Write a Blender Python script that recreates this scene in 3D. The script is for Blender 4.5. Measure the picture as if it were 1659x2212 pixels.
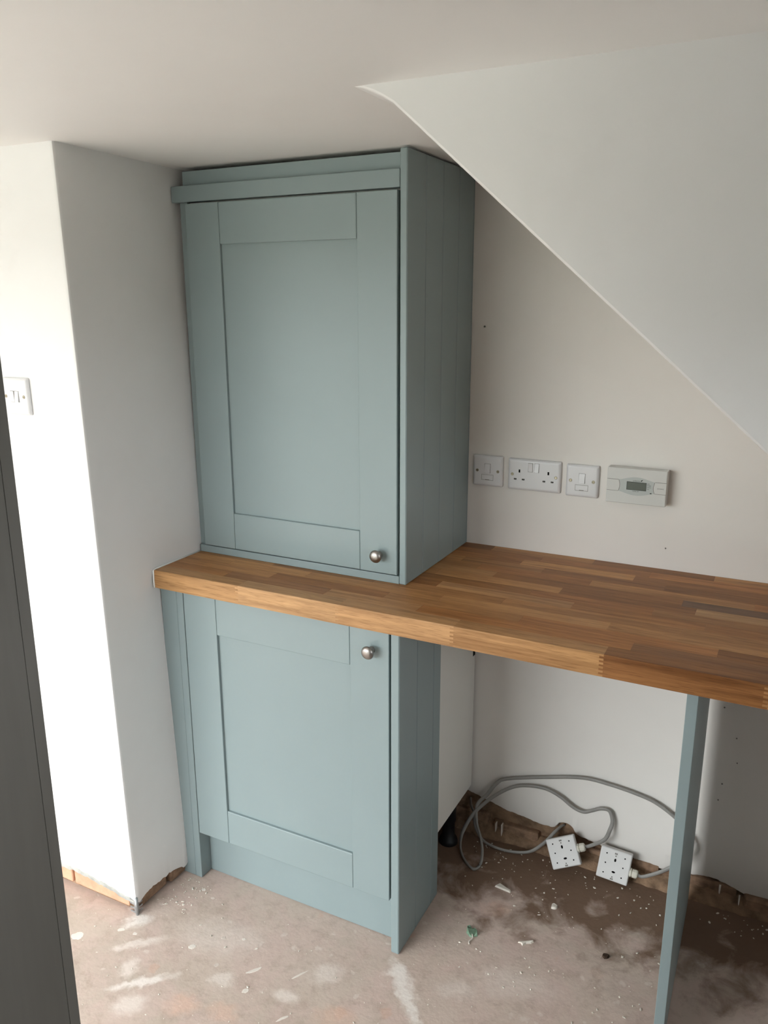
import bpy, bmesh, math, random
from mathutils import Vector, Matrix, Euler, noise

for o in list(bpy.data.objects):
    bpy.data.objects.remove(o)
S = bpy.context.scene
COL = S.collection

# ------------------------------------------------------------------ camera
cam_d = bpy.data.cameras.new('camera')
cam = bpy.data.objects.new('camera', cam_d)
COL.objects.link(cam)
cam_d.sensor_fit = 'HORIZONTAL'
cam_d.sensor_width = 36.0
cam_d.lens = 36.0 * 1748.7 / 1659.0
cam_d.clip_start = 0.02
_r = Vector((0.89127633, 0.45345344, -0.0025466))
_u = Vector((-0.1125155, 0.22658592, 0.96747046))
_f = Vector((-0.43927983, 0.86199699, -0.25297121))
cam.matrix_world = Matrix(((_r.x, _u.x, -_f.x, 1.43294), (_r.y, _u.y, -_f.y, -2.09587),
                           (_r.z, _u.z, -_f.z, 1.60408), (0, 0, 0, 1)))
S.camera = cam

# ------------------------------------------------------------------ world, light, exposure
W = bpy.data.worlds.new('world')
S.world = W
W.use_nodes = True
W.node_tree.nodes['Background'].inputs[0].default_value = (0.89, 0.955, 1.0, 1)
W.node_tree.nodes['Background'].inputs[1].default_value = 19.0

WY, WIN_X0, WIN_X1, WIN_Z0, WIN_Z1 = -3.6, -2.90, 0.40, 0.20, 1.76
ld = bpy.data.lights.new('window_daylight', 'AREA')
ld.shape = 'RECTANGLE'
ld.size = WIN_X1 - WIN_X0 - 0.06
ld.size_y = WIN_Z1 - WIN_Z0 - 0.06
ld.cycles.is_portal = True
lo = bpy.data.objects.new('window_daylight', ld)
COL.objects.link(lo)
lo.location = ((WIN_X0 + WIN_X1) / 2, WY - 0.09, (WIN_Z0 + WIN_Z1) / 2)
lo.rotation_euler = (math.pi / 2, 0, 0)
# unseen side window to the right, added to supply fill light
W2X, W2Y0, W2Y1, W2Z0, W2Z1 = 2.40, -2.12, -1.48, 1.20, 1.63
ld2 = bpy.data.lights.new('side_fill_daylight', 'AREA')
ld2.shape = 'RECTANGLE'
ld2.size = W2Z1 - W2Z0 - 0.04
ld2.size_y = W2Y1 - W2Y0 - 0.04
ld2.cycles.is_portal = True
lo2 = bpy.data.objects.new('side_fill_daylight', ld2)
COL.objects.link(lo2)
lo2.location = (W2X + 0.09, (W2Y0 + W2Y1) / 2, (W2Z0 + W2Z1) / 2)
lo2.rotation_euler = (0, math.pi / 2, 0)

VS = S.view_settings
VS.view_transform = 'Standard'
VS.look = 'None'
VS.gamma = 1.0
VS.use_curve_mapping = False
VS.exposure = 0.0

# ------------------------------------------------------------------ materials
def srgb(r, g, b):
    f = lambda c: (c / 255 / 12.92) if c / 255 <= 0.04045 else ((c / 255 + 0.055) / 1.055) ** 2.4
    return (f(r), f(g), f(b), 1)

class Mat:
    def __init__(s, name, rough=0.5, metal=0.0, spec=0.5):
        s.m = bpy.data.materials.new(name)
        s.m.use_nodes = True
        s.nt = s.m.node_tree
        s.b = s.nt.nodes['Principled BSDF']
        s.b.inputs['Roughness'].default_value = rough
        s.b.inputs['Metallic'].default_value = metal
        s.b.inputs['Specular IOR Level'].default_value = spec
    def n(s, t, **kw):
        nd = s.nt.nodes.new(t)
        for k, v in kw.items():
            setattr(nd, k, v)
        return nd
    def l(s, a, b):
        s.nt.links.new(a, b)
    def coord(s, scale=(1, 1, 1), out='Object', loc=(0, 0, 0)):
        tc = s.n('ShaderNodeTexCoord')
        mp = s.n('ShaderNodeMapping')
        mp.inputs['Scale'].default_value = scale
        mp.inputs['Location'].default_value = loc
        s.l(tc.outputs[out], mp.inputs['Vector'])
        return mp.outputs[0]
    def noise(s, vec, scale, detail=4, rough=0.55, dist=0.0):
        t = s.n('ShaderNodeTexNoise')
        t.inputs['Scale'].default_value = scale
        t.inputs['Detail'].default_value = detail
        t.inputs['Roughness'].default_value = rough
        t.inputs['Distortion'].default_value = dist
        s.l(vec, t.inputs['Vector'])
        return t.outputs[0]
    def voronoi(s, vec, scale, feature='F1', rand=1.0):
        t = s.n('ShaderNodeTexVoronoi')
        t.feature = feature
        t.inputs['Scale'].default_value = scale
        t.inputs['Randomness'].default_value = rand
        s.l(vec, t.inputs['Vector'])
        return t.outputs
    def ramp(s, fac, stops, interp='LINEAR'):
        t = s.n('ShaderNodeValToRGB')
        t.color_ramp.interpolation = interp
        e = t.color_ramp.elements
        while len(e) < len(stops):
            e.new(0.5)
        for q, (p, c) in zip(e, stops):
            q.position = p
            q.color = c if len(c) == 4 else (*c, 1)
        s.l(fac, t.inputs[0])
        return t.outputs[0]
    def mix(s, a, b, fac, mode='MIX'):
        t = s.n('ShaderNodeMix')
        t.data_type = 'RGBA'
        t.blend_type = mode
        for v, i in ((fac, 0), (a, 6), (b, 7)):
            if hasattr(v, 'is_linked') or hasattr(v, 'links'):
                s.l(v, t.inputs[i])
            else:
                t.inputs[i].default_value = v
        return t.outputs[2]
    def bump(s, h, strength=0.2, dist=0.002):
        t = s.n('ShaderNodeBump')
        t.inputs['Strength'].default_value = strength
        t.inputs['Distance'].default_value = dist
        s.l(h, t.inputs['Height'])
        s.l(t.outputs[0], s.b.inputs['Normal'])
    def color(s, c):
        if hasattr(c, 'links'):
            s.l(c, s.b.inputs['Base Color'])
        else:
            s.b.inputs['Base Color'].default_value = c
        return s

def var_mat(name, c, rough, spec=0.5, amt=0.06, scale=3.0, metal=0.0, bump=0.0, bscale=60, bdist=0.001):
    m = Mat(name, rough, metal, spec)
    v = m.coord()
    n = m.noise(v, scale, 4)
    lo_ = tuple(max(0, q * (1 - amt)) for q in c[:3])
    hi_ = tuple(min(1, q * (1 + amt)) for q in c[:3])
    m.color(m.ramp(n, [(0.3, lo_), (0.7, hi_)]))
    if bump:
        m.bump(m.noise(v, bscale, 3), bump, bdist)
    return m.m

M = {}
# white emulsion on plaster, with the odd scuff
def wall_mat(name='white_emulsion', lo=(0.81, 0.80, 0.785), hi=(0.87, 0.86, 0.85)):
    m = Mat(name, 0.6, 0, 0.35)
    v = m.coord()
    base = m.ramp(m.noise(v, 2.2, 4), [(0.3, lo), (0.7, hi)])
    sc = m.noise(v, 7.0, 5, 0.6, 0.4)
    f = m.ramp(sc, [(0.60, (0, 0, 0)), (0.80, (0.10, 0.10, 0.10))])
    m.color(m.mix(base, (0.55, 0.52, 0.49, 1), f))
    m.bump(m.noise(v, 45, 4), 0.10, 0.002)
    return m.m
M['wall'] = wall_mat()
M['wall_warm'] = wall_mat('warm_white_emulsion', (0.80, 0.755, 0.71), (0.85, 0.81, 0.765))
M['ceil'] = var_mat('ceiling_emulsion', (0.885, 0.875, 0.855), 0.6, 0.3, 0.02, 2.0, bump=0.10, bscale=30, bdist=0.002)
M['paint'] = var_mat('sage_blue_paint', (0.248, 0.306, 0.310), 0.38, 0.45, 0.015, 6.0, bump=0.03, bscale=350, bdist=0.0003)
M['bare'] = var_mat('pale_wall_paint', (0.66, 0.645, 0.63), 0.8, 0.2, 0.15, 3.0, bump=0.2, bscale=40, bdist=0.002)
M['lawn'] = var_mat('pale_garden_ground', (0.19, 0.20, 0.165), 0.9, 0.1, 0.25, 0.8)
M['carcass'] = var_mat('cream_melamine', (0.80, 0.765, 0.71), 0.45, 0.4, 0.02, 3.0)
M['black'] = var_mat('black_plastic', (0.012, 0.012, 0.013), 0.5, 0.4, 0.1, 20)
M['dark'] = var_mat('dark_hole', (0.006, 0.005, 0.005), 0.9, 0.1, 0.1, 20)
M['plastic'] = var_mat('white_moulded_plastic', (0.76, 0.75, 0.76), 0.28, 0.5, 0.01, 10)
M['plastic2'] = var_mat('off_white_plastic', (0.66, 0.655, 0.625), 0.4, 0.5, 0.015, 10)
M['box'] = var_mat('white_box_plastic', (0.72, 0.70, 0.68), 0.4, 0.5, 0.02, 30)
M['gland'] = var_mat('cream_gland_plastic', (0.72, 0.68, 0.58), 0.4, 0.5, 0.02, 30)
M['lcd'] = var_mat('grey_lcd', (0.135, 0.15, 0.13), 0.2, 0.5, 0.03, 40)
M['oval'] = var_mat('pale_grey_facia', (0.50, 0.53, 0.51), 0.4, 0.5, 0.02, 30)
M['ink'] = var_mat('grey_ink', (0.03, 0.035, 0.035), 0.6, 0.3, 0.1, 30)
M['line'] = var_mat('grey_groove', (0.22, 0.20, 0.18), 0.6, 0.3, 0.05, 30)
M['brass'] = var_mat('nickel_brass_screw', (0.40, 0.35, 0.26), 0.3, 0.5, 0.1, 60, metal=1.0)
M['pewter'] = var_mat('brushed_pewter', (0.34, 0.315, 0.295), 0.36, 0.5, 0.12, 25, metal=1.0)
M['zinc'] = var_mat('galvanised_steel', (0.45, 0.47, 0.48), 0.45, 0.5, 0.25, 60, metal=0.8)
M['cable'] = var_mat('grey_cable_sheath', (0.285, 0.27, 0.25), 0.5, 0.4, 0.10, 25)
M['caulk'] = var_mat('white_caulk', (0.82, 0.82, 0.80), 0.5, 0.4, 0.02, 50)
M['frame'] = var_mat('window_white', (0.8, 0.8, 0.8), 0.4, 0.4, 0.01, 5)

def door_mat():
    m = Mat('grey_brown_door_paint', 0.6, 0, 0.3)
    v = m.coord((9, 9, 0.7))
    n = m.noise(v, 2.0, 5, 0.6)
    m.color(m.ramp(n, [(0.3, (0.145, 0.133, 0.114)), (0.72, (0.185, 0.171, 0.150))]))
    m.bump(m.noise(m.coord((120, 120, 6)), 1.0, 3), 0.12, 0.001)
    return m.m
M['door'] = door_mat()

def oak_mat():
    m = Mat('oiled_oak', 0.42, 0, 0.28)
    oi = m.n('ShaderNodeObjectInfo')
    tc = m.n('ShaderNodeTexCoord')
    sc = m.n('ShaderNodeVectorMath', operation='SCALE')
    cmb = m.n('ShaderNodeCombineXYZ')
    mul = m.n('ShaderNodeMath', operation='MULTIPLY'); mul.inputs[1].default_value = 37.0
    m.l(oi.outputs['Random'], mul.inputs[0])
    for i in range(3):
        m.l(mul.outputs[0], cmb.inputs[i])
    add = m.n('ShaderNodeVectorMath', operation='ADD')
    m.l(tc.outputs['Object'], add.inputs[0]); m.l(cmb.outputs[0], add.inputs[1])
    def mp(scale):
        q = m.n('ShaderNodeMapping'); q.inputs['Scale'].default_value = scale
        m.l(add.outputs[0], q.inputs[0]); return q.outputs[0]
    figure = m.noise(mp((2.2, 26, 26)), 1.0, 4, 0.55, 1.2)
    grain = m.noise(mp((7, 170, 170)), 1.0, 3, 0.6, 0.3)
    pores = m.noise(mp((26, 620, 620)), 1.0, 2, 0.5)
    fig = m.ramp(figure, [(0.28, (0.62, 0.56, 0.50)), (0.5, (0.95, 0.95, 0.95)), (0.72, (1.14, 1.16, 1.18))])
    gr = m.ramp(grain, [(0.3, (0.80, 0.76, 0.72)), (0.6, (1.04, 1.04, 1.04))])
    po = m.ramp(pores, [(0.34, (0.74, 0.70, 0.66)), (0.46, (1, 1, 1))])
    c = m.mix(oi.outputs['Color'], fig, 1.0, 'MULTIPLY')
    c = m.mix(c, gr, 1.0, 'MULTIPLY')
    c = m.mix(c, po, 1.0, 'MULTIPLY')
    m.color(c)
    m.bump(grain, 0.06, 0.0006)
    return m.m
M['oak'] = oak_mat()

def floor_mat():
    m = Mat('bare_screed', 0.72, 0, 0.3)
    v = m.coord()
    big = m.noise(v, 1.6, 5, 0.6, 0.3)
    base = m.ramp(big, [(0.30, srgb(178, 163, 148)), (0.5, srgb(198, 180, 167)), (0.7, srgb(208, 188, 177))])
    pk = m.ramp(m.noise(v, 9, 5, 0.65, 0.5), [(0.42, (0, 0, 0)), (0.62, (0.75, 0.75, 0.75))])
    c = m.mix(base, srgb(202, 178, 168), pk)
    dk = m.ramp(m.noise(v, 24, 5, 0.7, 0.2), [(0.32, (0.45, 0.45, 0.45)), (0.50, (0, 0, 0))])
    c = m.mix(c, srgb(160, 140, 125), dk)
    # pale pebbles and spots of plaster in the surface
    vd = m.n('ShaderNodeVectorMath', operation='ADD')
    nz = m.n('ShaderNodeTexNoise'); nz.inputs['Scale'].default_value = 40; m.l(v, nz.inputs['Vector'])
    sc = m.n('ShaderNodeVectorMath', operation='SCALE'); sc.inputs['Scale'].default_value = 0.035
    m.l(nz.outputs['Color'], sc.inputs[0]); m.l(v, vd.inputs[0]); m.l(sc.outputs[0], vd.inputs[1])
    vo = m.voronoi(vd.outputs[0], 34)
    spot = m.ramp(vo['Distance'], [(0.20, (1, 1, 1)), (0.30, (0, 0, 0))])
    wn = m.ramp(vo['Color'], [(0.78, (0, 0, 0)), (0.82, (0.5, 0.5, 0.5))])
    c = m.mix(c, srgb(220, 207, 197), m.mix((0, 0, 0, 1), spot, wn))
    vo2 = m.voronoi(vd.outputs[0], 120)
    spot2 = m.ramp(vo2['Distance'], [(0.16, (1, 1, 1)), (0.24, (0, 0, 0))])
    wn2 = m.ramp(vo2['Color'], [(0.86, (0, 0, 0)), (0.89, (0.8, 0.8, 0.8))])
    c = m.mix(c, srgb(222, 212, 202), m.mix((0, 0, 0, 1), spot2, wn2))
    vo3 = m.voronoi(vd.outputs[0], 21)
    spot3 = m.ramp(vo3['Distance'], [(0.22, (1, 1, 1)), (0.36, (0, 0, 0))])
    wn3 = m.ramp(vo3['Color'], [(0.82, (0, 0, 0)), (0.88, (0.35, 0.35, 0.35))])
    c = m.mix(c, srgb(204, 164, 142), m.mix((0, 0, 0, 1), spot3, wn3))
    # soft smears, spills and worn patches
    def smear(c, cx, cy, ang, ln, wd, col, amt, brk=30.0):
        q = m.n('ShaderNodeMapping'); q.vector_type = 'TEXTURE'
        q.inputs['Location'].default_value = (cx, cy, 0)
        q.inputs['Rotation'].default_value = (0, 0, ang)
        q.inputs['Scale'].default_value = (ln, wd, 1)
        m.l(vd.outputs[0], q.inputs[0])
        g = m.n('ShaderNodeTexGradient'); g.gradient_type = 'SPHERICAL'
        m.l(q.outputs[0], g.inputs[0])
        mm = m.n('ShaderNodeMath', operation='MULTIPLY')
        m.l(g.outputs['Fac'], mm.inputs[0]); m.l(m.noise(v, brk, 4, 0.65), mm.inputs[1])
        f = m.ramp(mm.outputs[0], [(0.10, (0, 0, 0)), (0.34, (amt, amt, amt))])
        return m.mix(c, col, f)
    W1, W2, W3 = srgb(232, 222, 214), srgb(222, 208, 198), srgb(214, 178, 158)
    O = -0.018                                       # mean shift of the warped coordinates
    for cx, cy, an, ln, wd, col, am, bk in ((0.735, -0.635, 2.33, 0.075, 0.022, W1, 0.9, 45), (0.775, -0.690, 2.40, 0.085, 0.016, W1, 0.9, 60), (0.712, -0.615, 0.5, 0.030, 0.018, W1, 0.8, 60),
                                            (0.075, -0.835, 0.75, 0.075, 0.016, W2, 0.9, 40), (0.17, -0.925, 0.72, 0.085, 0.014, W1, 0.9, 35), (0.19, -0.985, 0.9, 0.045, 0.032, W2, 0.9, 25),
                                            (0.11, -0.905, 2.0, 0.035, 0.024, W2, 0.9, 30), (0.40, -0.905, 0.1, 0.040, 0.030, W3, 0.5, 25), (0.64, -0.80, 0.3, 0.05, 0.035, W3, 0.5, 25),
                                            (0.30, -0.93, 0.3, 0.045, 0.030, W3, 0.6, 25), (0.505, -0.80, 0.2, 0.035, 0.022, W2, 0.9, 35), (0.34, -0.83, 0.5, 0.035, 0.024, W2, 0.8, 30),
                                            (0.56, -0.70, 0.8, 0.045, 0.030, W2, 0.7, 25), (0.02, -0.775, 0.8, 0.040, 0.022, W1, 0.9, 40), (0.86, -0.60, 0.6, 0.05, 0.03, W2, 0.6, 25),
                                            (0.25, -0.72, 0.3, 0.12, 0.06, W2, 0.5, 18), (0.98, -0.52, 0.2, 0.10, 0.05, W2, 0.5, 18), (0.86, -0.30, 0.4, 0.05, 0.03, W3, 0.45, 25)):
        c = smear(c, cx - O, cy - O, an, ln * 1.5, wd * 1.5, col, am, bk)
    # brown dirt towards the back wall, with the worktop's shadow painted into it
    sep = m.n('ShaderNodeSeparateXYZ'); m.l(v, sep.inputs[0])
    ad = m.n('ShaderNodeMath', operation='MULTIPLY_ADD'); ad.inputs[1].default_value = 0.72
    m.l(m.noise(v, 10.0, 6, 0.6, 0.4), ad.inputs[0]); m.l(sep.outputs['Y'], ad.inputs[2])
    dirt_shade = m.ramp(ad.outputs[0], [(0.0, (0, 0, 0)), (0.17, (0.92, 0.92, 0.92))])
    c = m.mix(c, srgb(112, 86, 66), dirt_shade)
    m.color(c)
    m.bump(m.noise(v, 55, 5, 0.6), 0.35, 0.003)
    return m.m
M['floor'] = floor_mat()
M['raw'] = var_mat('raw_masonry', srgb(140, 114, 92), 0.9, 0.1, 0.40, 30, bump=0.8, bscale=80, bdist=0.006)
M['brick'] = var_mat('dirty_brick', srgb(146, 118, 97), 0.9, 0.1, 0.35, 40, bump=0.6, bscale=120, bdist=0.003)
M['brick_o'] = var_mat('salmon_brick', srgb(206, 160, 132), 0.9, 0.1, 0.18, 22, bump=0.6, bscale=120, bdist=0.003)
M['mortar'] = var_mat('crumbly_mortar', srgb(142, 122, 102), 0.95, 0.1, 0.35, 50, bump=0.9, bscale=150, bdist=0.005)
M['grout'] = var_mat('grey_undercoat', srgb(178, 178, 172), 0.9, 0.1, 0.2, 40, bump=0.5, bscale=120, bdist=0.003)
M['splash'] = var_mat('cream_paint_splash', srgb(226, 216, 206), 0.8, 0.2, 0.08, 30)
M['splash2'] = var_mat('salmon_stain', srgb(212, 184, 168), 0.8, 0.2, 0.10, 30)
M['splash3'] = var_mat('grey_plaster_stain', srgb(208, 194, 184), 0.85, 0.2, 0.10, 30)
M['chalk'] = var_mat('chalky_white', srgb(222, 210, 206), 0.9, 0.1, 0.10, 60)
M['chip'] = var_mat('white_plaster_chip', srgb(222, 214, 202), 0.85, 0.2, 0.08, 60)
M['leaf'] = var_mat('pale_green_scrap', srgb(120, 146, 124), 0.6, 0.3, 0.25, 120)
M['stone'] = var_mat('brown_stone', srgb(70, 56, 46), 0.9, 0.1, 0.2, 60)

# ------------------------------------------------------------------ mesh helpers
def finish(name, bm, mat, parent=None, smooth=False, off=None, sharp=0):
    me = bpy.data.meshes.new(name)
    if off is not None:
        bmesh.ops.translate(bm, verts=bm.verts, vec=-Vector(off))
    bmesh.ops.recalc_face_normals(bm, faces=bm.faces)
    bm.to_mesh(me); bm.free()
    me.materials.append(M[mat])
    if smooth:
        for p in me.polygons:
            p.use_smooth = True
        if sharp:
            me.set_sharp_from_angle(angle=math.radians(sharp))
    o = bpy.data.objects.new(name, me)
    COL.objects.link(o)
    if parent is not None:
        o.parent = parent
    return o

def add_box(bm, x0, x1, y0, y1, z0, z1, bev=0.0, seg=1):
    vs = [bm.verts.new(p) for p in ((x0, y0, z0), (x1, y0, z0), (x1, y1, z0), (x0, y1, z0),
                                    (x0, y0, z1), (x1, y0, z1), (x1, y1, z1), (x0, y1, z1))]
    fs = [bm.faces.new([vs[i] for i in q]) for q in
          ((0, 3, 2, 1), (4, 5, 6, 7), (0, 1, 5, 4), (1, 2, 6, 5), (2, 3, 7, 6), (3, 0, 4, 7))]
    if bev > 0:
        es = list({e for f in fs for e in f.edges})
        bmesh.ops.bevel(bm, geom=es, offset=bev, segments=seg, profile=0.5, affect='EDGES')
    return vs

def box(name, x0, x1, y0, y1, z0, z1, mat, parent=None, bev=0.0, seg=1, off=None, smooth=False):
    bm = bmesh.new()
    add_box(bm, x0, x1, y0, y1, z0, z1, bev, seg)
    return finish(name, bm, mat, parent, smooth, off)

def empty(name, loc, rot=(0, 0, 0)):
    o = bpy.data.objects.new(name, None)
    o.location = loc; o.rotation_euler = rot
    o.empty_display_size = 0.05
    COL.objects.link(o)
    return o

def tag(o, label, cat, group=None):
    o['label'] = label; o['category'] = cat
    if group:
        o['group'] = group
    return o

def struct(o, label=None):
    o['kind'] = 'structure'
    if label:
        o['label'] = label
    return o

def lathe(bm, prof, n=28, mat=Matrix()):
    """prof: (radius, height along -y)"""
    rings = []
    for r, h in prof:
        if r < 1e-6:
            rings.append([bm.verts.new(mat @ Vector((0, -h, 0)))])
        else:
            rings.append([bm.verts.new(mat @ Vector((r * math.cos(2 * math.pi * i / n), -h, r * math.sin(2 * math.pi * i / n)))) for i in range(n)])
    for a, b in zip(rings, rings[1:]):
        for i in range(n):
            j = (i + 1) % n
            if len(a) == 1 and len(b) > 1:
                bm.faces.new((a[0], b[i], b[j]))
            elif len(b) == 1 and len(a) > 1:
                bm.faces.new((a[i], b[0], a[j]))
            elif len(a) > 1:
                bm.faces.new((a[i], b[i], b[j], a[j]))

def prism(bm, pts, y0, y1):
    """outline pts in (x,z) extruded from y0 to y1"""
    a = [bm.verts.new((x, y0, z)) for x, z in pts]
    b = [bm.verts.new((x, y1, z)) for x, z in pts]
    bm.faces.new(a); bm.faces.new(list(reversed(b)))
    n = len(pts)
    for i in range(n):
        bm.faces.new((a[i], b[i], b[(i + 1) % n], a[(i + 1) % n]))

def catmull(P, k=8):
    P = [Vector(p) for p in P]
    out = []
    for i in range(len(P) - 1):
        p0 = P[max(i - 1, 0)]; p1 = P[i]; p2 = P[i + 1]; p3 = P[min(i + 2, len(P) - 1)]
        for j in range(k):
            t = j / k
            out.append(0.5 * ((2 * p1) + (p2 - p0) * t + (2 * p0 - 5 * p1 + 4 * p2 - p3) * t * t + (3 * p1 - p0 - 3 * p2 + p3) * t ** 3))
    out.append(P[-1])
    return out

def tube(bm, P, ra, rb, up=Vector((0, 1, 0)), n=10):
    """sweep an elliptical section (ra across, rb along 'up')"""
    rings = []
    for i, p in enumerate(P):
        t = (P[min(i + 1, len(P) - 1)] - P[max(i - 1, 0)]).normalized()
        u = (up - t * up.dot(t))
        u = u.normalized() if u.length > 1e-4 else Vector((0, 0, 1))
        s = t.cross(u)
        rings.append([bm.verts.new(p + s * ra * math.cos(2 * math.pi * k / n) + u * rb * math.sin(2 * math.pi * k / n)) for k in range(n)])
    for a, b in zip(rings, rings[1:]):
        for k in range(n):
            bm.faces.new((a[k], b[k], b[(k + 1) % n], a[(k + 1) % n]))
    bm.faces.new(rings[0]); bm.faces.new(list(reversed(rings[-1])))

def interp(tab, v):
    if v <= tab[0][0]:
        return tab[0][1]
    for (a, fa), (b, fb) in zip(tab, tab[1:]):
        if v <= b:
            return fa + (fb - fa) * (v - a) / (b - a)
    return tab[-1][1]

def jag(v, seed, amp=0.006):
    return amp * (noise.noise(Vector((v * 22, seed, 0))) + 0.6 * noise.noise(Vector((v * 70, seed, 3))) + 0.35 * noise.noise(Vector((v * 190, seed, 7))))

# ================================================================== SETTING
HC = 1.9252
XR, XL = 2.40, -3.10         # right and left walls of the room
YN = -0.792                  # pier face at the ceiling

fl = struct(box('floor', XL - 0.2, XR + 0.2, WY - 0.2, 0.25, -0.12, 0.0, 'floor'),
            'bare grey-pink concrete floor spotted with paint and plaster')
struct(box('ceiling', XL - 0.2, XR + 0.2, WY - 0.2, 0.25, HC, HC + 0.12, 'ceil'), 'white painted ceiling')
struct(box('wall_far_left', XL - 0.15, XL, WY, -0.7, 0, HC, 'wall'))
bm = bmesh.new()
add_box(bm, XR, XR + 0.15, -2.75, W2Y0, 0, HC); add_box(bm, XR, XR + 0.15, W2Y1, 0.2, 0, HC)
add_box(bm, XR, XR + 0.15, W2Y0, W2Y1, 0, W2Z0); add_box(bm, XR, XR + 0.15, W2Y0, W2Y1, W2Z1, HC)
struct(finish('wall_right', bm, 'bare'))
w2 = struct(empty('fill_window', (XR + 0.06, W2Y0, W2Z0)))  # frame of the unseen window added for fill from the right
for nm, y0, y1, z0, z1 in (('jamb', W2Y0, W2Y0 + 0.03, W2Z0, W2Z1), ('jamb', W2Y1 - 0.03, W2Y1, W2Z0, W2Z1),
                           ('head', W2Y0 + 0.03, W2Y1 - 0.03, W2Z1 - 0.03, W2Z1), ('sill', W2Y0 + 0.03, W2Y1 - 0.03, W2Z0, W2Z0 + 0.03)):
    box(nm, XR + 0.03, XR + 0.08, y0, y1, z0, z1, 'frame', w2, 0.002, 1, off=w2.location)
struct(box('floor_outside', 2.65, 45, WY - 0.19, 30, -0.25, -0.1, 'lawn'))
struct(box('wall_lobby', 0.64, XR, -2.85, -2.70, 0, HC, 'bare'))
struct(box('wall_nib', 0.54, 0.64, WY, -2.36, 0, HC, 'bare'))
struct(box('floor_outside', -40, 40, -60, WY - 0.2, -0.25, -0.1, 'lawn'))
struct(box('horizon_block', -25, 20, -9.6, -9.0, -0.1, 1.65, 'lawn'))  # unseen hedge stand-in, added to block low light from the horizon

# window wall with its opening, and the window
bm = bmesh.new()
ya, yb_ = WY - 0.15, WY
add_box(bm, XL, WIN_X0, ya, yb_, 0, HC); add_box(bm, WIN_X1, 0.64, ya, yb_, 0, HC)
add_box(bm, WIN_X0, WIN_X1, ya, yb_, 0, WIN_Z0); add_box(bm, WIN_X0, WIN_X1, ya, yb_, WIN_Z1, HC)
struct(finish('wall_window', bm, 'wall'))
wf = struct(empty('window_1', (WIN_X0, WY - 0.06, WIN_Z0)))
fw = 0.05
xm = (WIN_X0 + WIN_X1) / 2
for nm, x0, x1, z0, z1 in (('jamb', WIN_X0, WIN_X0 + fw, WIN_Z0, WIN_Z1), ('jamb', WIN_X1 - fw, WIN_X1, WIN_Z0, WIN_Z1),
                           ('head', WIN_X0 + fw, WIN_X1 - fw, WIN_Z1 - fw, WIN_Z1), ('sill', WIN_X0 + fw, WIN_X1 - fw, WIN_Z0, WIN_Z0 + fw),
                           ('mullion', xm - 0.02, xm + 0.02, WIN_Z0 + fw, WIN_Z1 - fw)):
    box(nm, x0, x1, WY - 0.085, WY - 0.03, z0, z1, 'frame', wf, 0.003, 1, off=wf.location)

# ---- left pier: plastered front face and alcove side, ragged bottom edge
def xside(y, z):
    """plaster surface of the alcove side, slightly out of true"""
    t57 = [(0, 0.016), (0.45, 0.000), (0.80, -0.012), (0.88, -0.014), (0.93, -0.004), (1.4, -0.006), (1.86, -0.012), (HC, -0.012)]
    t41 = [(0, 0.010), (0.45, 0.000), (0.80, -0.010), (0.88, -0.012), (0.93, -0.002), (1.4, -0.010), (1.86, -0.024), (HC, -0.025)]
    a, b = interp(t57, z), interp(t41, z)
    return interp([(-0.80, 0.0), (-0.77, 0.0), (-0.5677, a), (-0.41, b), (0.1, b)], y)
def yfront(z):
    return -0.758 + (YN + 0.758) * z / HC
ZL = [0.12, 0.3, 0.45, 0.62, 0.80, 0.88, 0.93, 1.15, 1.4, 1.65, 1.86, HC]
path = []                                   # (kind, param, bottom z)
zf = [(-3.1, 0.075), (-0.264, 0.067), (-0.14, 0.060), (-0.05, 0.046), (0.0, 0.036)]
zs = [(-0.77, 0.034), (-0.744, 0.034), (-0.70, 0.046), (-0.64, 0.044), (-0.5677, 0.030), (-0.3, 0.03), (0.1, 0.03)]
x = -3.1
while x < -0.006:
    path.append(('f', x, interp(zf, x) + jag(x, 1.3, 0.007)))
    x += 0.02 if x < -0.4 else 0.006
path.append(('c', 0, 0.036)); path.append(('c', 1, 0.034)); path.append(('c', 2, 0.034))
y = -0.750
while y < 0.02:
    path.append(('s', y, interp(zs, y) + jag(y, 5.1, 0.009)))
    y += 0.006 if y < -0.5 else 0.03
def pier_pt(k, q, z, d=0.0):
    yf = yfront(z)
    cr = 0.004
    if k == 'f':
        return (q, yf + d, z)
    if k == 'c':
        return [(-cr, yf + d, z), (-cr * 0.3 - d * 0.7, yf + cr * 0.3 + d * 0.7, z), (-d, yf + cr, z)][q]
    yy = yf + (q + 0.758) if q < -0.70 else q
    return (xside(yy, z) - d, yy, z)
bm = bmesh.new()
cols = []
for k, q, zb in path:
    ring = [bm.verts.new(pier_pt(k, q, zb, 0.014)), bm.verts.new(pier_pt(k, q, zb, 0.002)), bm.verts.new(pier_pt(k, q, zb + 0.004))]
    ring += [bm.verts.new(pier_pt(k, q, z)) for z in ZL]
    cols.append(ring)
for a, b in zip(cols, cols[1:]):
    for i in range(len(a) - 1):
        bm.faces.new((a[i], b[i], b[i + 1], a[i + 1]))
wl = struct(finish('wall_left', bm, 'wall', smooth=True, sharp=30), 'white plastered wall end beside the cabinets with ragged bottom edge')
box('raw_base', -3.1, -0.016, yfront(0) + 0.012, 0.2, 0, 0.11, 'raw', wl)
box('core', -3.1, -0.05, yfront(0) + 0.03, 0.2, 0.11, HC, 'raw', wl)
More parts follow.
